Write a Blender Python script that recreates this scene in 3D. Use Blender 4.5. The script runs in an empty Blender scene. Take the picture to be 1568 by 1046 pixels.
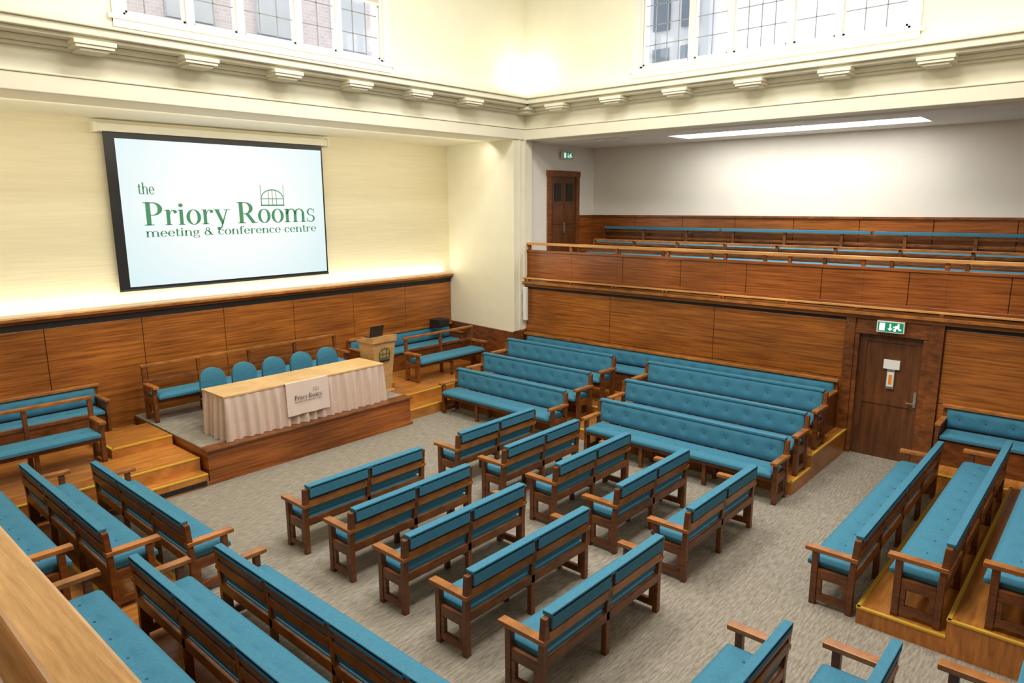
import bpy, bmesh, math
from mathutils import Vector, Matrix
sc=bpy.context.scene
COL=sc.collection
try:
    sc.view_settings.view_transform='Standard'
except Exception: pass

# ------------------------------------------------------------------ materials
def newmat(name):
    m=bpy.data.materials.new(name); m.use_nodes=True
    return m,m.node_tree,m.node_tree.nodes['Principled BSDF']
def plain(name,col,rough=.6,noise=0.0,nscale=8,metal=0,bump=0.0,bscale=200,mscale=None):
    m,nt,b=newmat(name); b.inputs['Roughness'].default_value=rough; b.inputs['Metallic'].default_value=metal
    b.inputs['Base Color'].default_value=(*col,1)
    tc=nt.nodes.new('ShaderNodeTexCoord'); src=tc.outputs['Object']
    if mscale:
        mp=nt.nodes.new('ShaderNodeMapping'); mp.inputs['Scale'].default_value=mscale
        nt.links.new(src,mp.inputs['Vector']); src=mp.outputs['Vector']
    if noise>0:
        n=nt.nodes.new('ShaderNodeTexNoise'); n.inputs['Scale'].default_value=nscale; n.inputs['Detail'].default_value=4
        nt.links.new(src,n.inputs['Vector'])
        r=nt.nodes.new('ShaderNodeValToRGB')
        r.color_ramp.elements[0].position=.3; r.color_ramp.elements[1].position=.7
        r.color_ramp.elements[0].color=(*[c*(1-noise) for c in col],1)
        r.color_ramp.elements[1].color=(*[min(1,c*(1+noise)) for c in col],1)
        nt.links.new(n.outputs['Fac'],r.inputs['Fac']); nt.links.new(r.outputs['Color'],b.inputs['Base Color'])
    if bump>0:
        n2=nt.nodes.new('ShaderNodeTexNoise'); n2.inputs['Scale'].default_value=bscale
        nt.links.new(src,n2.inputs['Vector'])
        bp=nt.nodes.new('ShaderNodeBump'); bp.inputs['Strength'].default_value=bump; bp.inputs['Distance'].default_value=.01
        nt.links.new(n2.outputs['Fac'],bp.inputs['Height']); nt.links.new(bp.outputs['Normal'],b.inputs['Normal'])
    return m
def wood(name,c1,c2,rough=.35,scale=(.7,.7,22),detail=8,patch=.28,ns=1.6,dist=.25):
    m,nt,b=newmat(name); b.inputs['Roughness'].default_value=rough
    tc=nt.nodes.new('ShaderNodeTexCoord'); mp=nt.nodes.new('ShaderNodeMapping'); mp.inputs['Scale'].default_value=scale
    nt.links.new(tc.outputs['Object'],mp.inputs['Vector'])
    n=nt.nodes.new('ShaderNodeTexNoise'); n.inputs['Scale'].default_value=ns; n.inputs['Detail'].default_value=detail; n.inputs['Roughness'].default_value=.66
    n.inputs['Distortion'].default_value=dist
    nt.links.new(mp.outputs['Vector'],n.inputs['Vector'])
    r=nt.nodes.new('ShaderNodeValToRGB'); r.color_ramp.elements[0].position=.34; r.color_ramp.elements[1].position=.66
    r.color_ramp.elements[0].color=(*c1,1); r.color_ramp.elements[1].color=(*c2,1)
    nt.links.new(n.outputs['Fac'],r.inputs['Fac'])
    n2=nt.nodes.new('ShaderNodeTexNoise'); n2.inputs['Scale'].default_value=.7; n2.inputs['Detail'].default_value=1
    nt.links.new(tc.outputs['Object'],n2.inputs['Vector'])
    mr=nt.nodes.new('ShaderNodeMapRange'); mr.inputs['From Min'].default_value=.3; mr.inputs['From Max'].default_value=.7
    mr.inputs['To Min'].default_value=1-patch; mr.inputs['To Max'].default_value=1+patch
    nt.links.new(n2.outputs['Fac'],mr.inputs['Value'])
    vm=nt.nodes.new('ShaderNodeVectorMath'); vm.operation='SCALE'
    nt.links.new(r.outputs['Color'],vm.inputs[0]); nt.links.new(mr.outputs['Result'],vm.inputs['Scale'])
    nt.links.new(vm.outputs[0],b.inputs['Base Color'])
    return m
def emis(name,col,st):
    m,nt,b=newmat(name); b.inputs['Base Color'].default_value=(*col,1)
    b.inputs['Emission Color'].default_value=(*col,1); b.inputs['Emission Strength'].default_value=st; b.inputs['Roughness'].default_value=.8
    return m
M_wall=plain('cream_paint',(.80,.765,.61),.7,.02,3)
M_scrwall=plain('cream_brick_paint',(.80,.735,.51),.7,.04,1.5,bump=.4,bscale=1.5,mscale=(.8,.8,16))
M_white=plain('white_paint',(.74,.74,.70),.5)
M_gwall=plain('warm_white_plaster',(.74,.715,.65),.8,.03,1.5)
M_panel=wood('oak_panelling',(.15,.041,.006),(.40,.138,.023),.3)
M_panel2=wood('mahogany_gallery_panel',(.13,.033,.006),(.34,.105,.020),.27)
M_rail=wood('oak_rail',(.42,.19,.055),(.66,.34,.11),.3,(1,1,10))
M_bench=wood('bench_oak',(.075,.022,.006),(.23,.073,.015),.35,(3,3,8))
M_arm=wood('bench_arm_oak',(.20,.068,.014),(.42,.16,.036),.3,(3,3,8))
M_plat=wood('platform_floor_oak',(.28,.095,.016),(.54,.215,.042),.28,(1.5,12,2))
M_dark=plain('dark_recess',(.012,.010,.009),.6)
M_nose=plain('yellow_nosing',(.62,.37,.04),.5)
M_cush=plain('teal_wool_cushion',(.038,.185,.285),.85,.10,30,bump=.15,bscale=350)
M_cush2=plain('teal_cushion_button',(.012,.075,.125),.85)
M_door=wood('dark_door_oak',(.065,.021,.007),(.135,.048,.014),.35,(8,8,1))
M_cloth=plain('pale_rose_tablecloth',(.62,.47,.385),.8,.04,12)
M_logo=plain('banner_cloth',(.68,.54,.47),.8)
M_black=plain('black_frame',(.012,.012,.014),.45)
M_metal=plain('brushed_steel',(.55,.55,.53),.3,metal=.9)
M_lead=plain('window_lead',(.25,.25,.26),.6)
m,nt,b=newmat('projected_image')
tc=nt.nodes.new('ShaderNodeTexCoord'); gr=nt.nodes.new('ShaderNodeTexGradient'); gr.gradient_type='SPHERICAL'
mp=nt.nodes.new('ShaderNodeMapping'); mp.inputs['Location'].default_value=(-6.55*.36,-13*.36,-4.3*.42); mp.inputs['Scale'].default_value=(.36,.36,.42)
nt.links.new(tc.outputs['Object'],mp.inputs['Vector']); nt.links.new(mp.outputs['Vector'],gr.inputs['Vector'])
r=nt.nodes.new('ShaderNodeValToRGB'); r.color_ramp.elements[0].color=(.62,.85,.91,1); r.color_ramp.elements[1].color=(.93,.98,.98,1); r.color_ramp.elements[1].position=.6
nt.links.new(gr.outputs['Fac'],r.inputs['Fac']); nt.links.new(r.outputs['Color'],b.inputs['Emission Color'])
b.inputs['Base Color'].default_value=(.1,.1,.1,1); b.inputs['Emission Strength'].default_value=.92
M_screen=m
M_slogo=emis('logo_green_lit',(.05,.20,.10),.5)
M_lamp=emis('light_panel',(1,.99,.95),4)
M_exit=emis('exit_green',(.0,.20,.10),.4)
M_exitw=emis('exit_white',(.9,1,.93),.6)
m,nt,b=newmat('grey_beige_carpet'); b.inputs['Roughness'].default_value=.95
tc=nt.nodes.new('ShaderNodeTexCoord'); mp=nt.nodes.new('ShaderNodeMapping'); mp.inputs['Scale'].default_value=(7,45,1)
nt.links.new(tc.outputs['Object'],mp.inputs['Vector'])
n=nt.nodes.new('ShaderNodeTexNoise'); n.inputs['Scale'].default_value=1.0; n.inputs['Detail'].default_value=5; n.inputs['Roughness'].default_value=.7
nt.links.new(mp.outputs['Vector'],n.inputs['Vector'])
r=nt.nodes.new('ShaderNodeValToRGB'); r.color_ramp.elements[0].position=.33; r.color_ramp.elements[1].position=.68
r.color_ramp.elements[0].color=(.155,.133,.105,1); r.color_ramp.elements[1].color=(.365,.325,.265,1)
nt.links.new(n.outputs['Fac'],r.inputs['Fac']); nt.links.new(r.outputs['Color'],b.inputs['Base Color'])
M_carpet=m
m,nt,b=newmat('outside_brick'); bt=nt.nodes.new('ShaderNodeTexBrick'); tc=nt.nodes.new('ShaderNodeTexCoord'); mp=nt.nodes.new('ShaderNodeMapping')
mp.inputs['Rotation'].default_value=(math.pi/2,0,0)
nt.links.new(tc.outputs['Object'],mp.inputs['Vector']); nt.links.new(mp.outputs['Vector'],bt.inputs['Vector'])
bt.inputs['Scale'].default_value=3; bt.inputs['Color1'].default_value=(.66,.57,.60,1); bt.inputs['Color2'].default_value=(.74,.65,.68,1); bt.inputs['Mortar'].default_value=(.80,.77,.78,1)
nt.links.new(bt.outputs['Color'],b.inputs['Base Color']); M_brick=m
M_stone=plain('outside_stone',(.60,.64,.70),.8,.05,2)
m,nt,b=newmat('window_glass'); nt.nodes.remove(b); out=nt.nodes['Material Output']
t=nt.nodes.new('ShaderNodeBsdfTransparent'); g=nt.nodes.new('ShaderNodeBsdfGlossy'); g.inputs['Roughness'].default_value=.05
mx=nt.nodes.new('ShaderNodeMixShader'); mx.inputs[0].default_value=.06
nt.links.new(t.outputs[0],mx.inputs[1]); nt.links.new(g.outputs[0],mx.inputs[2]); nt.links.new(mx.outputs[0],out.inputs[0]); M_glass=m

# ------------------------------------------------------------------ mesh helpers
def box(bm,x0,x1,y0,y1,z0,z1,mi=0):
    if x0>x1:x0,x1=x1,x0
    if y0>y1:y0,y1=y1,y0
    if z0>z1:z0,z1=z1,z0
    v=[bm.verts.new(c) for c in ((x0,y0,z0),(x1,y0,z0),(x1,y1,z0),(x0,y1,z0),(x0,y0,z1),(x1,y0,z1),(x1,y1,z1),(x0,y1,z1))]
    for f in ((3,2,1,0),(4,5,6,7),(0,1,5,4),(1,2,6,5),(2,3,7,6),(3,0,4,7)):
        fc=bm.faces.new([v[i] for i in f]); fc.material_index=mi
def prism(bm,pts,z0,z1,mi=0,axis='z'):
    def P(a,b,c):
        return {'z':(a,b,c),'y':(a,c,b),'x':(c,a,b)}[axis]
    lo=[bm.verts.new(P(a,b,z0)) for a,b in pts]; hi=[bm.verts.new(P(a,b,z1)) for a,b in pts]
    n=len(pts); fs=[bm.faces.new(lo[::-1]),bm.faces.new(hi)]
    for i in range(n): fs.append(bm.faces.new((lo[i],lo[(i+1)%n],hi[(i+1)%n],hi[i])))
    for f in fs: f.material_index=mi
def cyl(bm,c,r,h,axis='z',seg=16,mi=0,r2=None):
    r2=r if r2 is None else r2
    A={'z':(Vector((1,0,0)),Vector((0,1,0)),Vector((0,0,1))),'y':(Vector((1,0,0)),Vector((0,0,1)),Vector((0,1,0))),'x':(Vector((0,1,0)),Vector((0,0,1)),Vector((1,0,0)))}[axis]
    c=Vector(c); lo=[];hi=[]
    for i in range(seg):
        a=2*math.pi*i/seg; d=A[0]*math.cos(a)+A[1]*math.sin(a)
        lo.append(bm.verts.new(c+d*r)); hi.append(bm.verts.new(c+d*r2+A[2]*h))
    fs=[bm.faces.new(lo[::-1]),bm.faces.new(hi)]
    for i in range(seg): fs.append(bm.faces.new((lo[i],lo[(i+1)%seg],hi[(i+1)%seg],hi[i])))
    for f in fs: f.material_index=mi
def finish(bm,name,mats,bevel=0,loc=(0,0,0),rz=0,parent=None,fix=True):
    if fix: bmesh.ops.recalc_face_normals(bm,faces=bm.faces)
    me=bpy.data.meshes.new(name); bm.to_mesh(me); bm.free()
    for m in mats: me.materials.append(m)
    return place(me,name,bevel,loc,rz,parent)
def place(me,name,bevel=0,loc=(0,0,0),rz=0,parent=None):
    ob=bpy.data.objects.new(name,me); COL.objects.link(ob); ob.location=loc; ob.rotation_euler=(0,0,rz)
    if bevel>0:
        bv=ob.modifiers.new('bevel','BEVEL'); bv.width=bevel; bv.segments=2; bv.limit_method='ANGLE'; bv.angle_limit=math.radians(50)
    if parent: ob.parent=parent
    return ob
def boxes(name,lst,mats,bevel=0,**k):
    bm=bmesh.new()
    for b in lst: box(bm,*b)
    return finish(bm,name,mats,bevel,**k)
def cushion(bm,O,U,V,N,lu,lv,t,mi,bu=.34,rows=1):
    O,U,V,N=Vector(O),Vector(U),Vector(V),Vector(N)
    nu=max(6,int(lu/.045)); nv=max(6,int(lv/.045))
    nb=max(1,round(lu/bu)); bt=[((i+.5)*lu/nb,(j+.5)*lv/rows) for i in range(nb) for j in range(rows)]
    g=[]
    for i in range(nu+1):
        row=[]
        for j in range(nv+1):
            u=lu*i/nu; v=lv*j/nv
            du=min(u,lu-u); dv=min(v,lv-v); d=min(du,dv)
            h=t*(1-.42*math.exp(-(d/.028)**2))+.012*min(1,d/.12)
            for a,b_ in bt:
                rr=(u-a)**2+(v-b_)**2
                if rr<.04: h-=.030*math.exp(-rr/.0032)
            row.append(bm.verts.new(O+U*u+V*v+N*h))
        g.append(row)
    fs=[]
    for i in range(nu):
        for j in range(nv):
            fs.append(bm.faces.new((g[i][j],g[i+1][j],g[i+1][j+1],g[i][j+1])))
    ring=[g[i][0] for i in range(nu+1)]+[g[nu][j] for j in range(1,nv+1)]+[g[i][nv] for i in range(nu-1,-1,-1)]+[g[0][j] for j in range(nv-1,0,-1)]
    bot=[]
    for v in ring:
        w=v.co-O; bot.append(bm.verts.new(O+U*w.dot(U)+V*w.dot(V)))
    n=len(ring)
    for i in range(n): fs.append(bm.faces.new((ring[i],bot[i],bot[(i+1)%n],ring[(i+1)%n])))
    fs.append(bm.faces.new(bot))
    for f in fs: f.material_index=mi; f.smooth=True
    for a,b_ in bt:
        c=O+U*a+V*b_+N*(t-.014)
        vs=[bm.verts.new(c+(U*math.cos(k*math.pi/3)+V*math.sin(k*math.pi/3))*.017) for k in range(6)]
        top=bm.verts.new(c+N*.012)
        for k in range(6):
            f=bm.faces.new((vs[k],vs[(k+1)%6],top)); f.material_index=mi+1; f.smooth=True

# ------------------------------------------------------------------ benches
BM=[M_bench,M_cush,M_cush2,M_arm]
cache={}
def bench_mesh(L,style):
    key=(round(L,3),style)
    if key in cache: return cache[key]
    bm=bmesh.new(); H=.85 if style!='open' else .93
    n=max(2,round(L/.95)); xs=[L*i/n for i in range(n+1)]
    for k,x in enumerate(xs):
        end=k in (0,n)
        x0=0 if k==0 else (L-.065 if k==n else x-.03); x1=x0+(.065 if end else .06)
        prism(bm,[(0,0),(.06,0),(.06,.45),(.03,H),(-.03,H),(0,.45)],x0,x1,0,'x')
        if end:
            box(bm,x0,x1,.365,.43,0,.60,0)
            box(bm,x0-.015,x1+.015,-.02,.50,.60,.645,3)
            box(bm,x0+.01,x1-.01,.06,.365,.05,.13,0)
            box(bm,x0+.01,x1-.01,.06,.365,.30,.41,0)
            box(bm,x0+.01,x1-.01,.06,.11,.13,.30,0)
            box(bm,x0+.01,x1-.01,.315,.365,.13,.30,0)
        else:
            box(bm,x0,x1,.36,.41,0,.36,0); box(bm,x0+.01,x1-.01,.06,.36,.28,.36,0)
    box(bm,.065,L-.065,.0,.035,.36,.455,0); box(bm,.065,L-.065,.385,.42,.33,.41,0); box(bm,.065,L-.065,.035,.385,.385,.405,0)
    cushion(bm,(.07,.037,.41),(1,0,0),(0,1,0),(0,0,1),L-.14,.455,.085,1,.36,1)
    if style=='open':
        for i in range(n):
            a=xs[i]+(.065 if i==0 else .03); b=xs[i+1]-(.065 if i==n-1 else .03)
            box(bm,a,b,-.005,.03,.62,.68,0)
        box(bm,-.01,L+.01,-.045,.035,.915,.96,3)
    else:
        side=style=='side'
        for i in range(n):
            a=xs[i]+(.065 if i==0 else .03); b=xs[i+1]-(.065 if i==n-1 else .03)
            box(bm,a,b,-.018,.018,.60,.695,3 if not side else 0)
            box(bm,a,b,-.026,.008,.745,.84,0)
            box(bm,a+.004,b-.004,(-.042 if side else -.050),-.027,(.815 if side else .735),.875,1)
        if side: box(bm,.055,L-.055,-.042,.035,.85,.882,1)
        else: box(bm,.055,L-.055,-.050,.050,.85,.888,1)
        T=Vector((0,-.09,1)).normalized(); Nn=Vector((0,1,.09)).normalized()
        cushion(bm,(.07,.022 if side else .030,.50),(1,0,0),T,Nn,L-.14,.372,.034 if side else .042,1,.36,1)
    bmesh.ops.recalc_face_normals(bm,faces=bm.faces)
    me=bpy.data.meshes.new('bench_mesh'); bm.to_mesh(me); bm.free()
    for m in BM: me.materials.append(m)
    cache[key]=me; return me
def bench(x,y,z,L,face,style='pad',name='upholstered_bench'):
    me=bench_mesh(L,style)
    if face=='+y': loc,rz=(x,y,z),0
    if face=='-y': loc,rz=(x+L,y,z),math.pi
    if face=='-x': loc,rz=(x,y,z),math.pi/2
    if face=='+x': loc,rz=(x,y+L,z),-math.pi/2
    return place(me,name,.006,loc,rz)
def wall_bench(x,y,z,L,face,name='fitted_bench'):
    bm=bmesh.new()
    box(bm,0,.05,0,.5,0,.62,0); box(bm,L-.05,L,0,.5,0,.62,0); box(bm,-.01,.07,-.0,.52,.62,.66,3); box(bm,L-.07,L+.01,0,.52,.62,.66,3)
    box(bm,.05,L-.05,.40,.43,0,.40,0); box(bm,.05,L-.05,0,.43,.38,.41,0)
    cushion(bm,(.06,.07,.41),(1,0,0),(0,1,0),(0,0,1),L-.12,.40,.085,1)
    cushion(bm,(.06,.02,.50),(1,0,0),(0,0,1),(0,1,0),L-.12,.30,.055,1)
    box(bm,0,L,0,.02,.0,.80,0); box(bm,-.01,L+.01,0,.085,.81,.86,3)
    me_ob=finish(bm,name,BM,.006)
    if face=='-y': me_ob.location=(x+L,y,z); me_ob.rotation_euler=(0,0,math.pi)
    if face=='-x': me_ob.location=(x,y,z); me_ob.rotation_euler=(0,0,math.pi/2)
    return me_ob

for x,y,L in ((4.20,7.13,1.92),(4.18,6.17,1.92),(4.16,5.22,1.92),(4.09,4.24,1.95),(4.04,3.28,1.95)):
    bench(x,y,0,L,'+y')
for x,y,L in ((6.80,7.17,1.80),(6.80,6.24,1.78),(6.75,5.29,1.80),(6.68,4.30,1.80),(6.65,3.35,1.85)):
    bench(x,y,0,L,'+y')
R=.20
for i,x in enumerate((9.78,10.55,11.33)):
    bench(x,3.38,R*i,3.32,'-x'); bench(x,7.38,R*i,2.90,'-x')
wall_bench(12.30,3.52,2*R,7.00,'-x')
wall_bench(12.30,-1.6,.27,3.55,'-x')
for i,x in enumerate((2.86,2.08,1.30,.52)):
    bench(x,7.22,R*i,2.86,'+x','side'); bench(x,2.55,R*i,4.02,'+x','side')
for i,y in enumerate((1.74,.96,.19,-.58)):
    bench(7.18,y,R*i*.9,3.95,'+y','side'); bench(3.42,y,R*i*.9,1.93,'+y','side')
D=.55; T2=.40
bench(4.50,12.62,D,3.95,'-y','open','open_back_bench')
bench(.75,11.72,T2,2.67,'-y','open','open_back_bench')
bench(9.60,11.72,T2,2.10,'-y','open','open_back_bench')
wall_bench(.5,12.98,T2,3.40,'-y')
wall_bench(9.0,12.98,T2,3.15,'-y')

# ------------------------------------------------------------------ floor and platforms
boxes('floor',[(-.2,12.6,-2.8,13.3,-.1,0)],[M_carpet])
def platform(name,x0,x1,y0,y1,z,noses=()):
    bm=bmesh.new(); box(bm,x0,x1,y0,y1,0,z,0); e=.006
    for s in noses:
        if s=='x0': box(bm,x0-e,x0+.032,y0,y1,z-.016,z+.004,1)
        if s=='x1': box(bm,x1-.032,x1+e,y0,y1,z-.016,z+.004,1)
        if s=='y0': box(bm,x0,x1,y0-e,y0+.032,z-.016,z+.004,1)
        if s=='y1': box(bm,x0,x1,y1-.032,y1+e,z-.016,z+.004,1)
    return finish(bm,name,[M_plat,M_nose])
platform('tier_platform',9.86,10.64,3.34,10.38,R,('x0','y0'))
platform('tier_platform',10.64,12.36,3.34,10.38,2*R,('x0','y0'))
platform('tier_platform',2.02,2.79,2.5,10.12,R,('x1','y0'))
platform('tier_platform',1.24,2.02,2.5,10.12,2*R,('x1','y0'))
platform('tier_platform',.305,1.24,2.5,10.12,3*R,('x1','y0'))
for x0,x1 in ((7.12,11.25),(3.36,5.42)):
    platform('tier_platform',x0,x1,.90,1.68,R*.9,('x0','y1','x1'))
    platform('tier_platform',x0,x1,.125,.90,R*1.8,('x0','y1','x1'))
    platform('tier_platform',x0,x1,-2.6,.125,R*2.7,('x0','y1','x1'))
platform('tier_platform',11.4,12.36,-2.6,1.98,.27,('x0','y1'))
platform('step_platform',.305,4.41,10.15,10.40,.2,('y0',))
platform('step_platform',.305,3.50,10.40,12.99,T2,('y0',))
platform('step_platform',3.50,4.41,10.40,11.35,T2,('y0',))
platform('step_platform',3.50,4.41,11.35,12.35,D,('y0','x0'))
platform('step_platform',3.50,4.41,12.35,12.99,T2)
platform('step_platform',8.49,11.9,10.39,10.75,.2,('y0',))
platform('step_platform',8.49,11.9,10.75,11.35,T2,('y0',))
platform('step_platform',9.0,11.9,11.35,12.99,T2)
platform('step_platform',8.49,9.0,11.35,12.35,D,('y0','x1'))
boxes('floor_vent',[(3.5,4.38,10.138,10.149,.03,.10,0)]+[(3.52+.05*k,3.54+.05*k,10.134,10.138,.035,.095,1) for k in range(17)],[M_dark,M_black])
bm=bmesh.new(); box(bm,4.45,8.45,10.20,13.0,0,D-.03,0); box(bm,4.42,8.48,10.16,10.42,D-.03,D,2); box(bm,4.45,8.45,10.42,13.0,D-.03,D,1)
box(bm,4.42,8.48,10.17,10.2,0,.06,0)
finish(bm,'stage_dais',[M_panel2,M_carpet,M_bench],.005)

# ------------------------------------------------------------------ room shell
YA=13.06; YP=10.60; XB=12.37; S=5.62
boxes('wall_north',[(-.2,12.6,YA,YA+.25,0,S+.1)],[M_scrwall])
bm=bmesh.new()
x=.25
while x<12.25:
    x1=min(x+1.5,12.27); box(bm,x,x1-.010,YA-.035,YA,0,2.27,0); x=x1
box(bm,.25,12.28,YA-.012,YA,0,2.27,1)
box(bm,.25,12.28,YA-.03,YA,2.27,2.38,1); box(bm,.25,12.28,YA-.06,YA,2.38,2.44,0); box(bm,.25,12.28,YA-.16,YA,2.44,2.49,2)
finish(bm,'trim_1_north_panelling',[M_panel,M_dark,M_arm],.004)
bm=bmesh.new(); prism(bm,[(11.97,YP),(12.6,YP),(12.6,13.1),(12.27,13.1)],0,S,0); box(bm,-.2,.25,YP,13.1,0,S,0)
finish(bm,'wall_north_piers',[M_wall])
bm=bmesh.new(); prism(bm,[(11.94,YP-.03),(XB,YP-.03),(XB,YP+.01),(11.98,YP+.01),(12.24,13.02),(12.20,13.02)],0,1.28,0)
box(bm,11.93,XB,YP-.04,YP,1.26,1.31,0); finish(bm,'trim_2_pier_base',[M_bench])
boxes('trim_3_pier_moulding',[(12.14,12.19,YP-.02,YP,1.32,S),(12.30,12.37,YP-.03,YP,1.32,S)],[M_wall],.004)
boxes('column_speaker',[(12.20,12.28,YP-.16,YP-.06,1.55,2.32,0),(12.22,12.26,YP-.06,YP-.02,1.7,1.74,1),(12.22,12.26,YP-.06,YP-.02,2.1,2.14,1)],[M_white,M_metal],.01)
ZC=9.7
def cl_wall(name,axis,c0,c1,lo,hi,w0,w1,sill,head):
    bm=bmesh.new()
    def B(a0,a1,z0,z1):
        if axis=='y': box(bm,a0,a1,c0,c1,z0,z1)
        else: box(bm,c0,c1,a0,a1,z0,z1)
    B(lo,w0,6.3,ZC);B(w1,hi,6.3,ZC);B(w0,w1,6.3,sill);B(w0,w1,head,ZC)
    return finish(bm,name,[M_wall])
SA,SB=6.74,6.78
cl_wall('wall_north_clerestory','y',YP+.05,YP+.4,-.2,XB+.5,4.06,8.49,SA,9.0)
cl_wall('wall_east_clerestory','x',XB+.05,XB+.4,-.5,YP+.1,2.97,7.71,SB,9.0)
boxes('wall_north_beam',[(-.2,XB+.3,YP,YP+.5,S,6.4),(-.2,XB+.3,YP+.5,YA+.1,S,S+.15)],[M_wall])
boxes('wall_east_beam',[(XB,XB+.5,-2.8,YP+.1,S,6.4)],[M_wall])
boxes('ceiling',[(-3,XB+.5,-2.8,YP+.4,ZC,ZC+.2)],[M_wall])
boxes('wall_south_clerestory',[(-3,XB+.5,-.75,-.45,S,ZC),(-3,15.4,-2.8,-.75,S,S+.15)],[M_wall])
boxes('wall_west_clerestory',[(-.3,.17,-.45,YP+.1,S,ZC),(-3,-.3,-2.8,YP+.1,S,S+.15)],[M_wall])
boxes('wall_south',[(-3,15.4,-2.9,-2.7,0,S)],[M_panel2])
boxes('wall_west',[(-3.1,-2.9,-2.8,YP+.4,0,S)],[M_gwall])
boxes('wall_north_west_gallery',[(-3,.0,YP,YP+.2,0,S)],[M_gwall])
L=[]
def corn(z0,z1,p): 
    L.append((-.2,XB,YP-p,YP,z0,z1)); L.append((XB-p,XB,-.45,YP,z0,z1))
corn(S,5.84,.035); corn(5.84,5.87,.055); corn(6.16,6.20,.08); corn(6.20,6.27,.16); corn(6.27,6.32,.34); corn(6.32,6.42,.42); corn(6.42,6.46,.46)
boxes('trim_4_cornice',L,[M_wall],.012)
bz=6.27
def bracket(lst): boxes('trim_5_cornice_bracket',lst,[M_wall],.006)
for c in range(-1,7):
    xx=3.53+1.37*c
    if xx<11.6: bracket([(xx-.25,xx+.25,YP-.40,YP-.12,bz-.055,bz),(xx-.23,xx+.23,YP-.38,YP-.08,bz-.095,bz-.055),(xx-.17,xx+.17,YP-.34,YP-.04,bz-.13,bz-.095)])
for c in range(0,8):
    yy=9.48-1.395*c
    bracket([(XB-.40,XB-.12,yy-.25,yy+.25,bz-.055,bz),(XB-.38,XB-.08,yy-.23,yy+.23,bz-.095,bz-.055),(XB-.34,XB-.04,yy-.17,yy+.17,bz-.13,bz-.095)])
bracket([(XB-.40,XB-.02,YP-.40,YP-.02,bz-.06,bz),(XB-.34,XB-.02,YP-.34,YP-.02,bz-.12,bz-.06)])
def window(name,axis,c,a0,a1,z0,z1,mull):
    bm=bmesh.new()
    def B(p0,p1,d0,d1,q0,q1,mi=0):
        if axis=='y': box(bm,p0,p1,c+d0,c+d1,q0,q1,mi)
        else: box(bm,c+d0,c+d1,p0,p1,q0,q1,mi)
    B(a0-.14,a0,-.03,-.001,z0-.10,z1+.14); B(a1,a1+.14,-.03,-.001,z0-.10,z1+.14); B(a0-.14,a1+.14,-.03,-.001,z1,z1+.14)
    B(a0-.20,a1+.20,-.06,.0,z0-.06,z0); B(a0-.14,a1+.14,-.035,-.001,z0-.16,z0-.06)
    B(a0,a0+.05,.03,.14,z0,z1);B(a1-.05,a1,.03,.14,z0,z1);B(a0,a1,.03,.14,z0,z0+.05);B(a0,a1,.03,.14,z1-.06,z1)
    es=[a0+.0]+list(mull)+[a1]
    for m_ in mull: B(m_-.055,m_+.055,.01,.16,z0,z1)
    for i in range(len(es)-1):
        p,q=es[i]+.055,es[i+1]-.055
        B(p,p+.03,.05,.12,z0+.05,z1);B(q-.03,q,.05,.12,z0+.05,z1);B(p,q,.05,.12,z0+.05,z0+.085);B(p,q,.04,.14,8.18,8.26)
        w=q-p; k=max(2,round(w/.27))
        for j in range(1,k): 
            t_=p+w*j/k; B(t_-.007,t_+.007,.075,.09,z0+.08,z1,1)
        zz=z0+.42
        while zz<z1: B(p,q,.075,.09,zz-.007,zz+.007,1); zz+=.36
        B(p,q,.081,.085,z0+.06,z1-.04,2)
    return finish(bm,name,[M_white,M_lead,M_glass],0)
window('window_1','y',YP+.05,4.06,8.49,SA,9.0,[4.99,5.77,6.78,7.56])
window('window_2','x',XB+.05,2.97,7.71,SB,9.0,[4.02,4.80,5.86,6.62])
boxes('roller_blind',[(7.64,8.42,YP+.055,YP+.06,7.72,8.95,0),(7.62,8.44,YP+.045,YP+.065,7.69,7.73,1)],[plain('blind_fabric',(.55,.50,.40),.8),M_white],.003)
bm=bmesh.new(); box(bm,0,16,17.0,17.3,5,12.3,0)
for k in range(7):
    a=.8+2.2*k; box(bm,a,a+1.1,16.9,17.0,8.4,10.4,1); box(bm,a-.15,a+1.25,16.85,16.95,8.1,8.35,1)
finish(bm,'outside_brick_building',[M_brick,M_stone])
bm=bmesh.new(); box(bm,19,19.4,9.6,14.5,4,14,0)
for k in range(5):
    for j in range(3): box(bm,18.9,19.0,9.9+.9*k,10.4+.9*k,7.5+1.6*j,8.6+1.6*j,1)
finish(bm,'outside_office_building',[M_stone,plain('outside_window_dark',(.12,.17,.24),.2)])

# ------------------------------------------------------------------ east wall + gallery
D0,D1=2.33,3.27
bm=bmesh.new()
box(bm,XB+.03,XB+.25,-2.7,D0,0,2.4);box(bm,XB+.03,XB+.25,D1,YP+.1,0,2.4);box(bm,XB+.03,XB+.25,D0,D1,2.08,2.4)
finish(bm,'wall_east',[M_panel])
bm=bmesh.new()
def panels(y0,y1,step,z0,z1,x0,x1,mi):
    n=max(1,round((y1-y0)/step))
    for i in range(n): box(bm,x0,x1,y0+(y1-y0)*i/n+.005,y0+(y1-y0)*(i+1)/n-.005,z0,z1,mi)
panels(3.50,YP,2.4,1.28,2.27,XB,XB+.03,0); panels(-2.7,2.05,1.6,1.1,2.27,XB,XB+.03,0)
panels(3.50,YP,2.4,0,1.27,XB,XB+.03,0); panels(-2.7,2.05,1.6,0,1.09,XB,XB+.03,0)
for a,b_ in ((-2.7,2.05),(3.5,YP)): box(bm,XB+.02,XB+.03,a,b_,0,2.27,1)
box(bm,XB-.0,XB+.03,3.5,YP,2.27,2.33,1);box(bm,XB-.0,XB+.03,-2.7,2.05,2.27,2.33,1)
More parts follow.
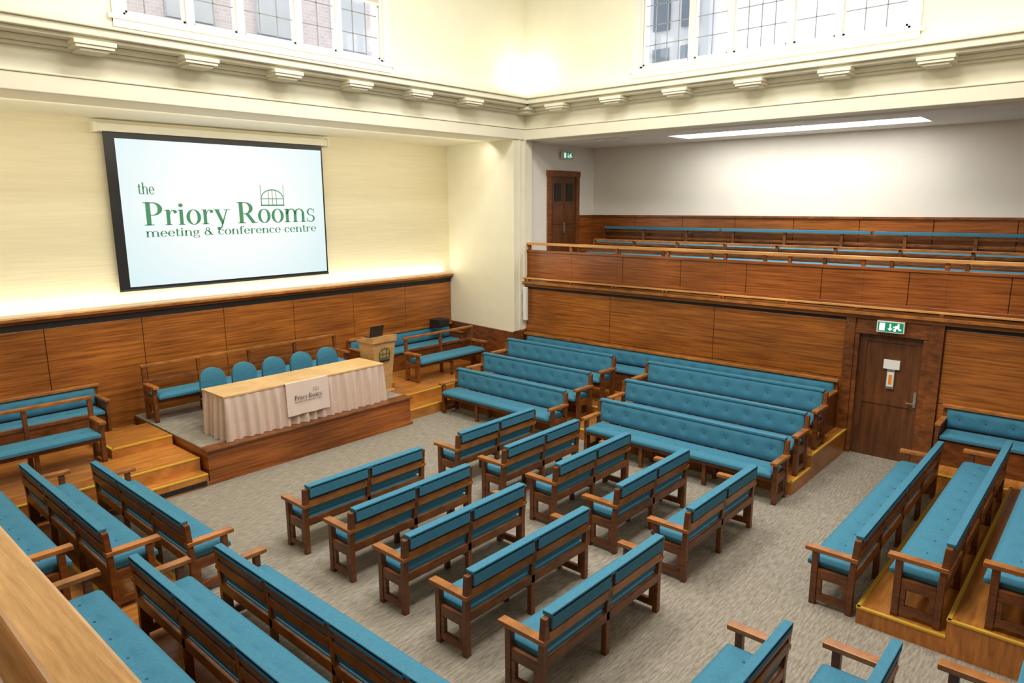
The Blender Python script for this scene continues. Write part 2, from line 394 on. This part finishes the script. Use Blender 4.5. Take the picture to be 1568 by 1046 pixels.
box(bm,XB-.06,XB+.03,-2.7,YP,2.335,2.40,0); box(bm,XB-.12,XB+.30,-2.7,YP,2.40,2.45,2)
finish(bm,'trim_6_east_panelling',[M_panel,M_dark,M_arm],.004)
boxes('trim_7_door_frame',[(XB-.05,XB+.029,2.06,2.25,0,2.33),(XB-.05,XB+.029,3.34,3.49,0,2.33),(XB-.03,XB+.029,2.252,D0,0,2.078),(XB-.03,XB+.029,D1,3.338,0,2.078),(XB-.04,XB+.029,2.252,3.338,2.08,2.16),(XB-.02,XB+.029,2.252,3.338,2.162,2.33)],[M_bench],.003)
bm=bmesh.new(); box(bm,XB+.05,XB+.10,D0+.004,D1-.004,0,2.075,0)
for a,b_,c,d in ((D0+.004,D0+.11,0,2.075),(D1-.11,D1-.004,0,2.075),(D0+.11,D1-.11,0,.22),(D0+.11,D1-.11,1.96,2.075),(D0+.11,D1-.11,.92,1.04)): box(bm,XB+.035,XB+.05,a,b_,c,d,0)
box(bm,XB+.02,XB+.035,D0+.03,D0+.07,.95,1.2,1); cyl(bm,(XB-.03,D0+.05,1.02),.012,.05,'x',10,1); box(bm,XB-.035,XB-.02,D0+.04,D0+.16,1.01,1.03,1)
box(bm,XB+.02,XB+.049,2.64,2.88,1.53,1.68,2); box(bm,XB+.02,XB+.048,2.70,2.82,1.20,1.53,3)
box(bm,XB+.016,XB+.048,2.71,2.81,1.24,1.48,2); box(bm,XB+.012,XB+.048,2.735,2.785,1.28,1.44,4)
finish(bm,'door_1',[M_door,M_metal,M_white,M_metal,plain('orange_notice',(.8,.25,.03),.5)],0)
def exit_sign(name,loc,rz):
    bm=bmesh.new(); box(bm,-.20,.20,-.03,.03,-.09,.09,0); box(bm,-.185,.185,-.034,-.03,-.075,.075,1)
    box(bm,.07,.13,-.038,-.034,-.02,.03,2); cyl(bm,(.115,-.038,.05),.016,.004,'y',10,2); box(bm,.04,.075,-.038,-.034,.0,.015,2); box(bm,.05,.085,-.038,-.034,-.06,-.02,2); box(bm,.12,.16,-.038,-.034,-.045,-.02,2)
    box(bm,-.012,.008,-.038,-.034,-.03,.055,2); prism(bm,[(-.04,-.02),(.036,-.02),(-.002,-.06)],-.038,-.034,2,'y')
    box(bm,-.16,-.08,-.038,-.034,-.06,.06,2)
    return finish(bm,name,[M_white,M_exit,M_exitw],0,loc,rz)
exit_sign('exit_sign',(XB-.09,2.80,2.24),-math.pi/2)
GX=15.19; GZ=2.45
boxes('floor_east_gallery',[(XB+.25,GX+.1,-2.8,YP+.2,2.2,GZ),(13.3,GX,-2.8,YP+.1,GZ,GZ+.22),(14.2,GX,-2.8,YP+.1,GZ+.22,GZ+.44)],[M_plat])
boxes('wall_east_gallery_back',[(GX,GX+.2,-2.8,YP+.3,0,S+.1)],[M_gwall])
boxes('wall_north_gallery',[(XB+.02,GX+.1,YP+.1,YP+.3,GZ-.3,S+.05)],[M_gwall])
bm=bmesh.new(); y=YP+.1
while y>-2.6:
    box(bm,GX-.035,GX,y-1.3+.012,y,GZ,3.88,0); y-=1.3
box(bm,GX-.01,GX,-2.6,YP+.1,GZ,3.88,2)
box(bm,GX-.07,GX,-2.7,YP+.1,3.88,3.93,1); box(bm,14.55,GX,YP+.065,YP+.1,GZ,3.88,0); box(bm,14.55,GX,YP+.04,YP+.1,3.88,3.93,1)
finish(bm,'trim_8_gallery_dado',[M_panel2,M_bench,M_dark],.004)
P0,P1,Q0,Q1=13.5,14.4,2.95,7.65
boxes('ceiling_east_gallery',[(XB+.4,P0,-2.8,YP+.3,S-.03,S+.12),(P1,GX+.1,-2.8,YP+.3,S-.03,S+.12),(P0,P1,-2.8,Q0,S-.03,S+.12),(P0,P1,Q1,YP+.3,S-.03,S+.12)],[M_gwall])
boxes('ceiling_light_panel',[(P0,P1,Q0,Q1,S+.0,S+.03)],[M_lamp])
boxes('smoke_vent',[(13.15,13.3,8.5,9.2,S-.06,S-.03)],[M_metal],.005)
bm=bmesh.new(); gx=XB+.06
panels(-2.7,YP+.05,1.32,2.50,3.14,gx,gx+.035,0); box(bm,gx+.02,gx+.035,-2.7,YP+.05,2.5,3.14,2)
box(bm,gx-.015,gx+.05,-2.7,YP+.05,2.50,2.58,0); box(bm,gx-.02,gx+.055,-2.7,YP+.05,3.12,3.17,0)
box(bm,gx-.03,gx+.08,-2.7,YP+.05,3.285,3.34,1); box(bm,XB-.09,XB-.04,-2.7,YP,2.51,2.545,1)
for k in range(11):
    yy=YP-.06-1.2*k
    box(bm,gx-.005,gx+.05,yy-.03,yy+.03,2.45,3.29,0)
    if k%2==0 or k%3==0: box(bm,XB-.085,XB-.045,yy-.02,yy+.02,2.45,2.51,0)
finish(bm,'trim_9_east_gallery_balustrade',[M_panel2,M_rail,M_dark],.005)
bm=bmesh.new(); yy=YP+.1
box(bm,13.27,13.40,yy-.05,yy,GZ+.0,4.86,0);box(bm,14.40,14.53,yy-.05,yy,GZ+.22,4.86,0);box(bm,13.25,14.55,yy-.06,yy,4.86,5.0,0)
box(bm,13.40,14.40,yy-.02,yy,GZ+.22,4.86,1)
for a,b_ in ((13.46,13.86),(13.94,14.34)):
    box(bm,a,b_,yy-.035,yy-.02,2.8,3.6,1);box(bm,a,b_,yy-.035,yy-.02,3.72,4.2,1)
    box(bm,a+.08,b_-.08,yy-.04,yy-.02,4.28,4.7,2)
box(bm,13.88,13.92,yy-.06,yy-.03,3.5,3.75,3)
finish(bm,'door_2',[M_bench,M_door,M_dark,M_metal],.004)
exit_sign('exit_sign',(13.95,YP+.02,5.36),0)
def gallery_row(x,z,top,y0,y1,pad,name='gallery_bench'):
    bm=bmesh.new(); n=round((y1-y0)/1.1)
    for i in range(n+1):
        yy=y0+(y1-y0)*i/n; box(bm,x-.04,x+.03,yy-.03,yy+.03,z,top+.0,0); box(bm,x-.45,x-.39,yy-.03,yy+.03,z,z+.34,0)
    for h in (.06,.20,.34): box(bm,x-.02,x+.02,y0,y1,top-h-.045,top-h,0)
    box(bm,x-.45,x,y0,y1,z+.32,z+.36,0)
    cushion(bm,(x-.47,y0,z+.36),(0,1,0),(1,0,0),(0,0,1),y1-y0,.42,.05,1,.5)
    if pad:
        k=4
        for i in range(k): 
            a=y0+(y1-y0)*i/k; b_=y0+(y1-y0)*(i+1)/k
            box(bm,x-.08,x+.05,a+.03,b_-.03,top-.03,top+.03,1)
    else: box(bm,x-.04,x+.04,y0,y1,top-.03,top+.02,3)
    return finish(bm,name,BM,.004)
gallery_row(13.25,GZ,3.24,-2.4,9.7,False)
gallery_row(14.15,GZ+.22,3.36,-2.4,9.9,False)
gallery_row(15.02,GZ+.44,3.62,-2.4,10.2,True)
boxes('floor_west_gallery',[(-2.9,.33,-2.8,YP+.0,2.2,GZ)],[M_plat])
boxes('wall_west_lower',[(.1,.3,-2.8,YP,0,2.2)],[M_panel])
bm=bmesh.new(); box(bm,.30,.345,-2.7,YP,2.2,3.2,0); box(bm,.24,.375,-2.7,YP,3.22,3.25,1)
box(bm,.275,.395,-2.7,YP,3.30,3.35,1); box(bm,.235,.27,-2.7,YP,3.17,3.2,0)
for k in range(10): box(bm,.31,.36,-2.5+1.3*k,-2.44+1.3*k,3.2,3.3,0)
finish(bm,'trim_10_west_gallery_rail',[M_panel2,wood('near_rail_oak',(.36,.18,.05),(.60,.33,.12),.3,(30,1.6,30),patch=.1,ns=2.5)],.01)

# ------------------------------------------------------------------ projection screen
SX0,SX1,SZ0,SZ1=4.42,8.58,2.78,5.42; sy=12.93
bm=bmesh.new(); box(bm,SX0,SX1,sy,sy+.012,SZ0,SZ1,1); box(bm,SX0+.17,SX1-.035,sy-.004,sy,SZ0+.05,SZ1-.10,0)
box(bm,SX0-.12,SX1+.12,sy-.07,YA-.002,5.42,5.54,2); cyl(bm,(SX0,sy+.006,SZ0-.005),.022,SX1-SX0,'x',12,1)
box(bm,SX0-.15,SX0-.10,sy-.08,YA-.002,5.40,5.56,2); box(bm,SX1+.10,SX1+.15,sy-.08,YA-.002,5.40,5.56,2)
root=finish(bm,'projection_screen',[M_screen,M_black,M_wall],0)
def arc(cx,cy,rx,ry,ix,iy,a0,a1,n=None):
    n=n or max(6,int(abs(a1-a0)/12)); out=[]
    for i in range(n):
        t0=math.radians(a0+(a1-a0)*i/n); t1=math.radians(a0+(a1-a0)*(i+1)/n)
        out.append([(cx+rx*math.cos(t0),cy+ry*math.sin(t0)),(cx+rx*math.cos(t1),cy+ry*math.sin(t1)),(cx+ix*math.cos(t1),cy+iy*math.sin(t1)),(cx+ix*math.cos(t0),cy+iy*math.sin(t0))])
    return out
def rc(x0,y0,x1,y1): return [[(x0,y0),(x1,y0),(x1,y1),(x0,y1)]]
def dot(cx,cy,r): return [[(cx+r*math.cos(k*math.pi/5),cy+r*math.sin(k*math.pi/5)) for k in range(10)]]
G={}
stem=rc(.1,0,.3,1)+rc(0,0,.4,.05)+rc(0,.95,.3,1)
hump=lambda o:arc(.5+o,.6,.38,.42,.2,.36,0,180)+rc(.68+o,0,.88+o,.62)+rc(.58+o,0,.98+o,.05)
G['i']=(stem+dot(.2,1.3,.13),.46)
G['r']=(stem+arc(.5,.68,.22,.32,.18,.26,70,180)+dot(.6,.87,.11),.74)
G['o']=(arc(.45,.5,.43,.52,.22,.47,0,360),.93)
G['n']=(stem+hump(0),1.02)
G['m']=(stem+hump(0)+hump(.58),1.6)
G['h']=(rc(.1,0,.3,1.5)+rc(0,0,.4,.05)+rc(0,1.45,.3,1.5)+hump(0),1.02)
G['y']=([[(.06,1),(.30,1),(.60,.1),(.48,-.12)],[(.78,1),(.85,1),(.45,-.3),(.36,-.3)]]+rc(-.03,.95,.40,1)+rc(.62,.95,1,1)+dot(.26,-.32,.12),.98)
G['s']=(arc(.34,.75,.28,.27,.15,.22,40,270)+arc(.34,.26,.3,.28,.17,.22,-140,90)+rc(.04,.0,.09,.3)+rc(.55,.7,.6,1),.72)
G['e']=(arc(.42,.5,.41,.52,.2,.47,0,325)+rc(.2,.5,.8,.56),.86)
G['c']=(arc(.42,.5,.41,.52,.2,.47,45,320)+dot(.68,.78,.1),.82)
G['t']=(rc(.15,.15,.34,1.3)+rc(0,.95,.56,1)+arc(.37,.17,.22,.19,.04,.13,180,340),.6)
G['f']=(rc(.15,0,.35,1.15)+rc(0,.95,.6,1)+rc(.03,0,.5,.05)+arc(.45,1.15,.3,.36,.1,.3,60,180)+dot(.6,1.38,.1),.62)
G['g']=(arc(.4,.66,.34,.36,.15,.31,0,360)+arc(.42,-.15,.42,.26,.3,.19,0,360)+rc(.62,.93,.9,1)+rc(.1,.05,.2,.4),.9)
G['&']=(arc(.45,1.1,.27,.32,.13,.26,0,360)+arc(.42,.4,.42,.44,.22,.37,0,360)+[[(.3,.95),(.48,.95),(1.1,0),(.85,0)]],1.2)
G['P']=(rc(.12,0,.37,1.5)+rc(0,0,.52,.06)+rc(0,1.44,.5,1.5)+rc(.37,.64,.5,.70)+arc(.5,1.07,.52,.43,.27,.37,-90,90),1.12)
G['R']=(G['P'][0]+[[(.5,.68),(.75,.68),(1.15,.05),(.92,.0)]]+rc(.92,0,1.3,.05),1.32)
G[' ']=([],.5)
def write(bm,txt,x0,x1,z,s,y,mi):
    tot=sum(G[c][1] for c in txt); sx=(x1-x0)/tot; x=x0
    for c in txt:
        for poly in G[c][0]:
            vs=[bm.verts.new((x+a*sx,y,z+b_*s)) for a,b_ in poly]
            try: bm.faces.new(vs).material_index=mi
            except Exception: pass
        x+=G[c][1]*sx
bm=bmesh.new(); ly=sy-.008
write(bm,'Priory Rooms',4.93,8.34,3.875,.265,ly,0)
write(bm,'meeting & conference centre',4.93,8.34,3.675,.10,ly,0)
write(bm,'the',4.87,5.15,4.41,.13,ly,0)
cx=7.38
for a in arc(cx,4.33,.25,.19,.232,.172,0,180): bm.faces.new([bm.verts.new((p,ly,q)) for p,q in a])
for p0,q0,p1,q1 in ((cx-.25,4.20,cx+.25,4.225),(cx-.25,4.33,cx+.25,4.345),(cx-.25,4.20,cx-.232,4.34),(cx+.232,4.20,cx+.25,4.34),(cx-.09,4.2,cx-.078,4.5),(cx+.078,4.2,cx+.09,4.5),(cx-.006,4.2,cx+.006,4.52),(cx-.25,4.38,cx-.24,4.60),(cx+.24,4.38,cx+.25,4.60)):
    bm.faces.new([bm.verts.new(c) for c in ((p0,ly,q0),(p1,ly,q0),(p1,ly,q1),(p0,ly,q1))])
finish(bm,'logo',[M_slogo],0,parent=root,fix=False)

# ------------------------------------------------------------------ table with cloth
tx0,tx1,ty0,ty1,tz=4.85,7.95,10.36,11.10,1.28
bm=bmesh.new()
per=[];st=.02
def seg(a,b_):
    n=int((Vector(b_)-Vector(a)).length/st)
    for i in range(n): per.append((Vector(a).lerp(Vector(b_),i/n)))
seg((tx0,ty0),(tx1,ty0));seg((tx1,ty0),(tx1,ty1));seg((tx1,ty1),(tx0,ty1));seg((tx0,ty1),(tx0,ty0))
N=len(per); rows=[]
for j,zt in enumerate((1.0,.97,.75,.5,.25,0)):
    row=[]
    for i,p in enumerate(per):
        ph=i*st*2*math.pi/.17; k=(1-zt)
        nx=(-1 if abs(p.x-tx0)<.01 else (1 if abs(p.x-tx1)<.01 else 0)); ny=(-1 if abs(p.y-ty0)<.01 else (1 if abs(p.y-ty1)<.01 else 0))
        am=.034*min(1,k*3); o=am*(math.sin(ph)+.45*math.sin(ph*.37+1))+.03*k
        row.append(bm.verts.new((p.x+nx*o,p.y+ny*o,D+.004+(tz-D-.02)*zt)))
    rows.append(row)
for j in range(5):
    for i in range(N):
        f=bm.faces.new((rows[j][i],rows[j][(i+1)%N],rows[j+1][(i+1)%N],rows[j+1][i])); f.smooth=True
box(bm,tx0-.01,tx1+.01,ty0-.01,ty1+.01,tz-.025,tz,1)
for i in range(10):
    for j in range(8):
        def bp(a,b_):
            return (5.88+.82*a/10,ty0-.058-.012*math.sin(a*1.3)*b_/8-.026*b_/8,tz+.004-.56*b_/8)
        f=bm.faces.new([bm.verts.new(bp(*q)) for q in ((i,j),(i+1,j),(i+1,j+1),(i,j+1))]); f.material_index=2; f.smooth=True
box(bm,5.88,6.70,ty0-.058,ty0,tz,tz+.004,2)
write(bm,'Priory Rooms',6.02,6.56,tz-.30,.055,ty0-.095,3)
write(bm,'meeting & conference centre',6.02,6.56,tz-.345,.02,ty0-.097,3)
for p0,q0,p1,q1 in ((6.38,-.19,6.48,-.185),(6.38,-.19,6.385,-.14),(6.475,-.19,6.48,-.14),(6.38,-.145,6.48,-.14),(6.428,-.19,6.432,-.14)):
    bm.faces.new([bm.verts.new(c) for c in ((p0,ty0-.095,tz+q0),(p1,ty0-.095,tz+q0),(p1,ty0-.095,tz+q1),(p0,ty0-.095,tz+q1))]).material_index=3
finish(bm,'draped_conference_table',[M_cloth,wood('pale_table_top',(.56,.34,.14),(.72,.48,.22),.4,(2,2,8),patch=.08),M_logo,M_dark],0,fix=False)
def chair(x,y,z):
    bm=bmesh.new(); n=14; W=.23; prof=[]
    for i in range(n+1):
        a=math.pi*i/n; prof.append((W*math.cos(a),.62+.31*max(0,math.sin(a))**.6))
    prof=[(W*.82,.46)]+prof+[(-W*.82,.46)]
    fr=[bm.verts.new((p,.18-.7*p*p,q)) for p,q in prof]; bk=[bm.verts.new((p*.98,.25-.7*p*p,q)) for p,q in prof]
    h=len(prof)//2
    for ring in (fr,bk):
        for i in range(h):
            a,b_,c,d=ring[i],ring[i+1],ring[-2-i],ring[-1-i]
            vs=[]; [vs.append(v) for v in (a,b_,c,d) if v not in vs]
            if len(vs)>2: bm.faces.new(vs)
    for i in range(len(prof)): bm.faces.new((fr[i],bk[i],bk[(i+1)%len(prof)],fr[(i+1)%len(prof)]))
    cushion(bm,(-.23,-.27,.40),(1,0,0),(0,1,0),(0,0,1),.46,.46,.07,0,.5)
    for f in bm.faces:
        if f.material_index==1: f.material_index=0
    for sx in (-1,1):
        for yy in (-.2,.18): cyl(bm,(sx*.20,yy,0),.013,.41,'z',8,1)
        cyl(bm,(sx*.17,.17,.38),.012,.16,'z',8,1)
    return finish(bm,'conference_chair',[M_cush,M_metal],.01,(x,y,z))
for i in range(5): chair(5.27+.572*i,11.43,D)
M_lec=wood('lectern_oak',(.42,.22,.075),(.60,.34,.13),.4,(2,2,8),patch=.1)
bm=bmesh.new()
def frustum(x0,x1,y0,y1,z0,X0,X1,Y0,Y1,z1,mi,dz=0):
    v=[bm.verts.new(c) for c in ((x0,y0,z0),(x1,y0,z0),(x1,y1,z0),(x0,y1,z0),(X0,Y0,z1+dz),(X1,Y0,z1+dz),(X1,Y1,z1),(X0,Y1,z1))]
    for f in ((3,2,1,0),(4,5,6,7),(0,1,5,4),(1,2,6,5),(2,3,7,6),(3,0,4,7)): bm.faces.new([v[i] for i in f]).material_index=mi
frustum(-.19,.19,-.17,.17,.03,-.27,.27,-.24,.24,1.02,0,.0)
box(bm,-.24,.24,-.22,.22,0,.035,0)
frustum(-.29,.29,-.27,.27,1.02,-.29,.29,-.27,.27,1.05,0,.10)
# crest on the front
for a in arc(0,.80,.13,.11,.115,.095,0,180): 
    bm.faces.new([bm.verts.new((p,-.246,q)) for p,q in a]).material_index=2
for a,b_,c,d in ((-.13,.13,.70,.72),(-.13,-.115,.70,.80),(.115,.13,.70,.80),(-.13,.13,.79,.80),(-.05,-.04,.70,.90),(.04,.05,.70,.90)): box(bm,a,b_,-.246,-.236,c,d,2)
box(bm,-.12,.12,-.243,-.225,.64,.67,1)
finish(bm,'lectern',[M_lec,M_black,plain('lectern_crest_green',(.02,.09,.05),.5)],.004,(8.33,11.02,D),fix=True)
bm=bmesh.new(); box(bm,-.16,.16,-.1,.12,0,.015,0)
prism(bm,[(-.10,.015),(-.085,.015),(-.145,.22),(-.16,.22)],-.16,.16,0,'x')
finish(bm,'laptop',[M_black],.003,(8.27,11.05,D+1.12))
boxes('sound_box',[(11.3,11.65,12.45,12.80,1.26,1.45,0),(11.32,11.63,12.44,12.45,1.28,1.43,1)],[M_black,M_dark],.01)

# ------------------------------------------------------------------ lights
def area(name,loc,rot,sx,sy_,e,col=(1,1,1)):
    l=bpy.data.lights.new(name,'AREA'); l.shape='RECTANGLE'; l.size=sx; l.size_y=sy_; l.energy=e; l.color=col
    o=bpy.data.objects.new(name,l); COL.objects.link(o); o.location=loc; o.rotation_euler=rot; return o
for x in (4.6,8.0):
    for y in (3.0,6.6): area('added_ceiling_fill',(x,y,9.55),(0,0,0),1.8,1.8,285,(1,.97,.91))  # unseen fill lamps added under the ceiling to brighten the room
area('window_daylight',(6.28,YP+.5,7.95),(math.radians(-75),0,0),4.2,2,55,(.95,.98,1))
area('window_daylight',(XB+.5,5.34,7.95),(0,math.radians(75),0),2,4.6,55,(.95,.98,1))
area('cove_light_low',(6.2,YA-.09,2.52),(math.radians(180+8),0,0),11.6,.06,75,(1,.93,.74))
area('cove_light_high',(6.2,YP+.75,S-.05),(math.radians(30),0,0),11.4,.3,115,(1,.93,.76))
area('cornice_uplight',(6.2,YP-.2,6.54),(math.radians(180+10),0,0),11.5,.1,14,(1,.95,.78))
area('cornice_uplight',(XB-.2,5.1,6.54),(math.radians(180),math.radians(10),0),.1,10,13,(1,.95,.78))
area('cornice_corner_uplight',(XB-.25,YP-.25,6.6),(math.radians(180),0,0),.5,.5,18,(1,.96,.82))
area('gallery_light',(13.95,5.3,S-.05),(0,0,0),.8,4.4,95,(1,.975,.92))
area('gallery_light',(-1.2,4,S-.05),(0,0,0),.8,6,50,(1,.98,.93))
area('recess_light',(8,-1.7,S-.05),(0,0,0),6,.6,70,(1,.97,.92))
w=bpy.data.worlds.new('world'); sc.world=w; w.use_nodes=True
w.node_tree.nodes['Background'].inputs[0].default_value=(.93,.96,1,1); w.node_tree.nodes['Background'].inputs[1].default_value=1.6

# ------------------------------------------------------------------ camera
f,yaw,pit,rol=1068.2,math.radians(41.73),math.radians(11.099),math.radians(-.305)
F=Vector((math.cos(yaw)*math.cos(pit),math.sin(yaw)*math.cos(pit),-math.sin(pit)))
Rv=Vector((math.sin(yaw),-math.cos(yaw),0)); U=Rv.cross(F)
c,s=math.cos(rol),math.sin(rol); R2=Rv*c+U*s; U2=U*c-Rv*s
cd=bpy.data.cameras.new('camera'); cam=bpy.data.objects.new('camera',cd); COL.objects.link(cam)
cd.sensor_width=36; cd.sensor_fit='HORIZONTAL'; cd.lens=36*f/1568; cd.clip_start=.05
cam.matrix_world=Matrix((( R2.x,U2.x,-F.x,0),(R2.y,U2.y,-F.y,0),(R2.z,U2.z,-F.z,4.2),(0,0,0,1)))
sc.camera=cam
